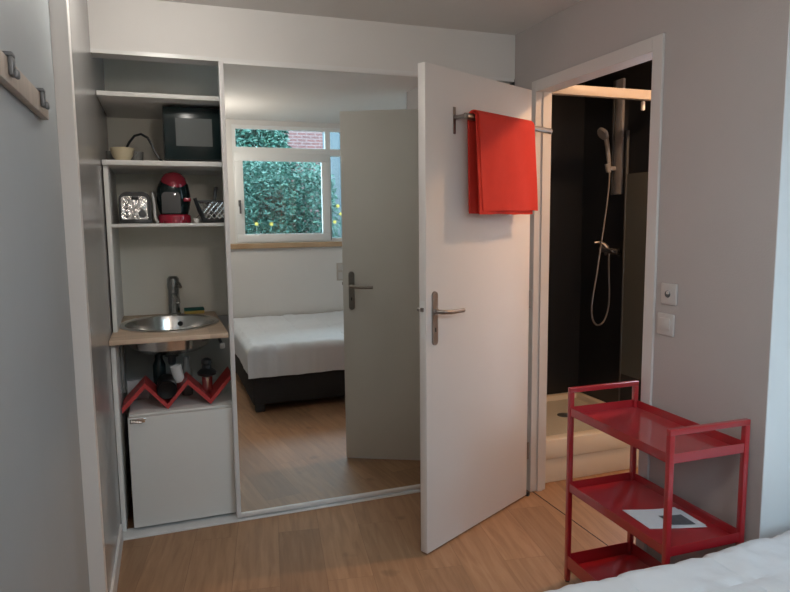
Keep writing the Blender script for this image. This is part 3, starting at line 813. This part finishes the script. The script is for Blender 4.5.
tube(b, [(2.675, 3.32, 1.245), (2.675, 3.49, 1.255)], .020, 16); obj('body', b, M['chrome'], t)
b = new_bm(); tube(b, [(2.675, 3.43, 1.265), (2.655, 3.44, 1.29), (2.63, 3.45, 1.302), (2.60, 3.46, 1.300)], [.018, .014, .009, .007], 12); obj('lever', b, M['brushed'], t)

# ------------------------------------------------------------------ garden seen through the window (in the mirror)
struct('ground', bx(-3, 9, -12, -.4, .15, .25), M['earth'])
def shrub(name, label, x0, x1, y0, y1, z0, z1, n, size, seed):
    rnd = random.Random(seed)
    t = thing(name, label, 'shrub', ((x0 + x1) / 2, (y0 + y1) / 2, .25))
    b = new_bm()
    cx, cy, cz = (x0 + x1) / 2, (y0 + y1) / 2, (z0 + z1) / 2
    for _ in range(n):
        while True:
            u = Vector((rnd.uniform(-1, 1), rnd.uniform(-1, 1), rnd.uniform(-1, 1)))
            if (abs(u.x) ** 5 + abs(u.y) ** 3 + abs(u.z) ** 5) < 1: break
        p = Vector((cx + u.x * (x1 - x0) / 2, cy + u.y * (y1 - y0) / 2, cz + u.z * (z1 - z0) / 2))
        L = size * rnd.uniform(.6, 1.3); W = L * .45
        d = Vector((rnd.gauss(0, 1), rnd.gauss(0, 1), rnd.gauss(-.2, .6))).normalized()
        s = d.cross(Vector((rnd.gauss(0, 1), rnd.gauss(0, 1), rnd.gauss(0, 1)))).normalized()
        nn = d.cross(s) * L * .12
        v = [b.verts.new(p), b.verts.new(p + d * L * .5 + s * W * .5 + nn), b.verts.new(p + d * L), b.verts.new(p + d * L * .5 - s * W * .5 + nn)]
        b.faces.new((v[0], v[1], v[2])); b.faces.new((v[0], v[2], v[3]))
    me = bpy.data.meshes.new('foliage'); b.to_mesh(me); b.free()
    me.transform(Matrix.Translation(-t.location)); me.materials.append(M['leaf'])
    o = bpy.data.objects.new('foliage', me); COL.objects.link(o); o.parent = t; o['kind'] = 'stuff'
    b = new_bm()
    for k in range(5):
        a = rnd.uniform(0, 6.28)
        tube(b, [(cx + .05 * math.cos(a), cy + .05 * math.sin(a), .2), (cx + .2 * math.cos(a), cy + .15 * math.sin(a), (z0 + z1) / 2), (cx + .35 * (x1 - x0) * math.cos(a), cy + .3 * (y1 - y0) * math.sin(a), z1 - .25 * (z1 - z0))], [.025, .015, .006], 6)
    obj('stems', b, M['stem'], t)
shrub('garden_shrub', 'tall leafy green shrub outside the window, seen above the sash', .35, 1.72, -3.25, -2.55, .3, 3.15, 30000, .085, 1)
shrub('garden_shrub', 'dense lower green shrub filling the window pane in the mirror', .55, 2.12, -2.4, -1.4, .25, 2.24, 20000, .062, 2)
shrub('garden_shrub', 'low flowering shrub outside the fixed window pane at right', 2.14, 3.2, -1.9, -1.2, .25, 1.45, 5000, .06, 3)
# yellow flowers
fpos = [(.893, 1.431), (1.038, 1.429), (1.711, 1.602), (1.741, 1.521), (1.676, 1.441), (1.801, 1.369)]
flab = ['lower-left yellow flower in front of the dense shrub, by the sash handle side', 'second yellow flower beside the lower-left one in front of dense shrub',
        'topmost yellow flower outside the fixed pane', 'yellow flower just below the topmost one outside the fixed pane',
        'yellow flower nearest the window mullion outside the fixed pane', 'lowest yellow flower outside the fixed pane']
for (fx, fz), lb in zip(fpos, flab):
    yv = 7.42 if fx < 1.5 else 7.35
    k = yv / 6.45
    X, Z, Y = fx * k, 1.46 + (fz - 1.46) * k, 2 * 3.125 - yv
    t = thing('yellow_flower', lb, 'flower', (X, Y, .25), group='yellow flowers in the garden')
    b = new_bm()
    for q in range(12):
        a = 2 * math.pi * q / 12
        c, s = math.cos(a), math.sin(a)
        v0 = b.verts.new((X, Y + .005, Z)); v1 = b.verts.new((X + .016 * math.cos(a - .25), Y + .014, Z + .016 * math.sin(a - .25))); v2 = b.verts.new((X + .027 * c, Y + .018, Z + .027 * s)); v3 = b.verts.new((X + .016 * math.cos(a + .25), Y + .014, Z + .016 * math.sin(a + .25)))
        b.faces.new((v0, v1, v2, v3))
    lathe(b, [(0, .012), (.012, .008), (.016, 0), (0, -.002)], (0, 0, 0), 14, M=Matrix.Translation((X, Y + .008, Z)) @ Matrix.Rotation(R(-90), 4, 'X'))
    obj('blossom', b, M['yellow'], t)
    b = new_bm(); tube(b, [(X + .02, Y - .1, .25), (X + .01, Y - .06, Z - .3), (X, Y + .003, Z)], .004, 6); obj('stem', b, M['leaf'], t)
# brick house and blue-grey shed
t = thing('brick_house', 'pinkish red brick house wall beyond the garden', 'building', (5.4, -6.3, .25))
obj('facade', bx(2.28, 8.5, -6.6, -6.0, .25, 3.27), M['brick'], t, smooth=False)
obj('roof', bx(2.1, 8.7, -6.65, -5.95, 3.27, 3.33), M['stem'], t)
t = thing('garden_shed', 'blue grey boarded shed outside the fixed window pane', 'shed', (3.3, -3.3, .25))
b = new_bm()
for k in range(12): box(b, 2.50 + k * .14, 2.63 + k * .14, -3.04 + (.012 if k % 2 else 0), -3.0, .25, 2.86)
box(b, 2.50, 4.18, -4.0, -3.04, .25, 2.86)
obj('boards', b, M['shed'], t, smooth=False)
obj('shed_window', bx(2.66, 2.85, -3.03, -2.975, 1.95, 2.35, bev=.01), M['pvc'], t)
obj('shed_roof', bx(2.46, 4.25, -4.1, -2.9, 2.86, 2.91), M['shed'], t)

# ------------------------------------------------------------------ light
w = bpy.data.worlds.new('World'); sc.world = w; w.use_nodes = True
bg = w.node_tree.nodes['Background']
bg.inputs[0].default_value = (.64, .82, 1.0, 1); bg.inputs[1].default_value = 15.0
def area(name, loc, size, power, col, rot=(0, 0, 0), shape='DISK', spread=180):
    l = bpy.data.lights.new(name, 'AREA'); l.shape = shape; l.size = size; l.energy = power; l.color = col; l.spread = R(spread)
    o = bpy.data.objects.new(name, l); COL.objects.link(o); o.location = loc; o.rotation_euler = rot
    return o
def point(name, loc, r, power, col):
    l = bpy.data.lights.new(name, 'POINT'); l.shadow_soft_size = r; l.energy = power; l.color = col
    o = bpy.data.objects.new(name, l); COL.objects.link(o); o.location = loc
    return o
point('ceiling_lamp_closet', (.06, 2.45, ZC - .08), .05, 8.0, (1, .95, .87))
point('room_fill_light', (.36, .60, 1.98), .09, 20, (1, .89, .80))  # ceiling room light merged with low fill added to brighten the kitchenette
# unseen fittings: added pendant for the fill light, canopy for the ceiling lamp
t = thing('fill_light_fitting', 'added unseen pendant fitting on a cord for the room fill light', 'lamp', (.36, .60, ZC))
b = new_bm(); lathe(b, [(0, -.03), (.045, -.028), (.05, 0), (0, 0)], (.36, .60, ZC - .0005), 24); obj('canopy', b, M['plate'], t)
b = new_bm(); tube(b, [(.36, .60, ZC - .03), (.36, .60, 2.115)], .004, 8); obj('cord', b, M['plate'], t)
b = new_bm(); lathe(b, [(0, .045), (.018, .045), (.03, .0), (0, .0)], (.36, .60, 2.073), 20); obj('socket_cap', b, M['plate'], t)
t = thing('ceiling_lamp', 'small globe ceiling lamp mounted in front of the closet', 'lamp', (.06, 2.45, ZC))
b = new_bm(); lathe(b, [(0, -.02), (.03, -.02), (.05, 0), (0, 0)], (.06, 2.45, ZC - .0005), 24); obj('canopy', b, M['plate'], t)
area('shower_room_lamp', (2.45, 2.30, ZC - .012), .14, 18, (1, .58, .30))
pl = bpy.data.lights.new('window_daylight', 'AREA'); pl.shape = 'RECTANGLE'; pl.size = 1.7; pl.size_y = 1.15
po = bpy.data.objects.new('window_daylight', pl); COL.objects.link(po); po.location = (1.52, YW - .16, 1.81); po.rotation_euler = (R(90), 0, 0)
pl.cycles.is_portal = True

# ------------------------------------------------------------------ camera
f, yaw, pitch, roll = 648.7083, .3461, .1174, -.0108
F = Vector((math.sin(yaw) * math.cos(pitch), math.cos(yaw) * math.cos(pitch), -math.sin(pitch)))
r0 = Vector((math.cos(yaw), -math.sin(yaw), 0)); u0 = r0.cross(F)
c, s = math.cos(roll), math.sin(roll)
rv = c * r0 + s * u0; uv = -s * r0 + c * u0
cam = bpy.data.cameras.new('camera'); cam.sensor_fit = 'HORIZONTAL'; cam.sensor_width = 36; cam.lens = f / 790 * 36
cam.clip_start = .02
o = bpy.data.objects.new('camera', cam); COL.objects.link(o)
Mx = Matrix((rv, uv, -F)).transposed().to_4x4(); Mx.translation = Vector((0, 0, 1.46))
o.matrix_world = Mx
sc.camera = o
vs = sc.view_settings
sc.display_settings.display_device = 'sRGB'
vs.view_transform = 'Standard'; vs.look = 'None'; vs.gamma = 1; vs.use_curve_mapping = False
vs.exposure = -0.12
sc.cycles.max_bounces = 10; sc.cycles.diffuse_bounces = 5; sc.cycles.glossy_bounces = 6
sc.cycles.transparent_max_bounces = 12
sc.cycles.use_denoising = True
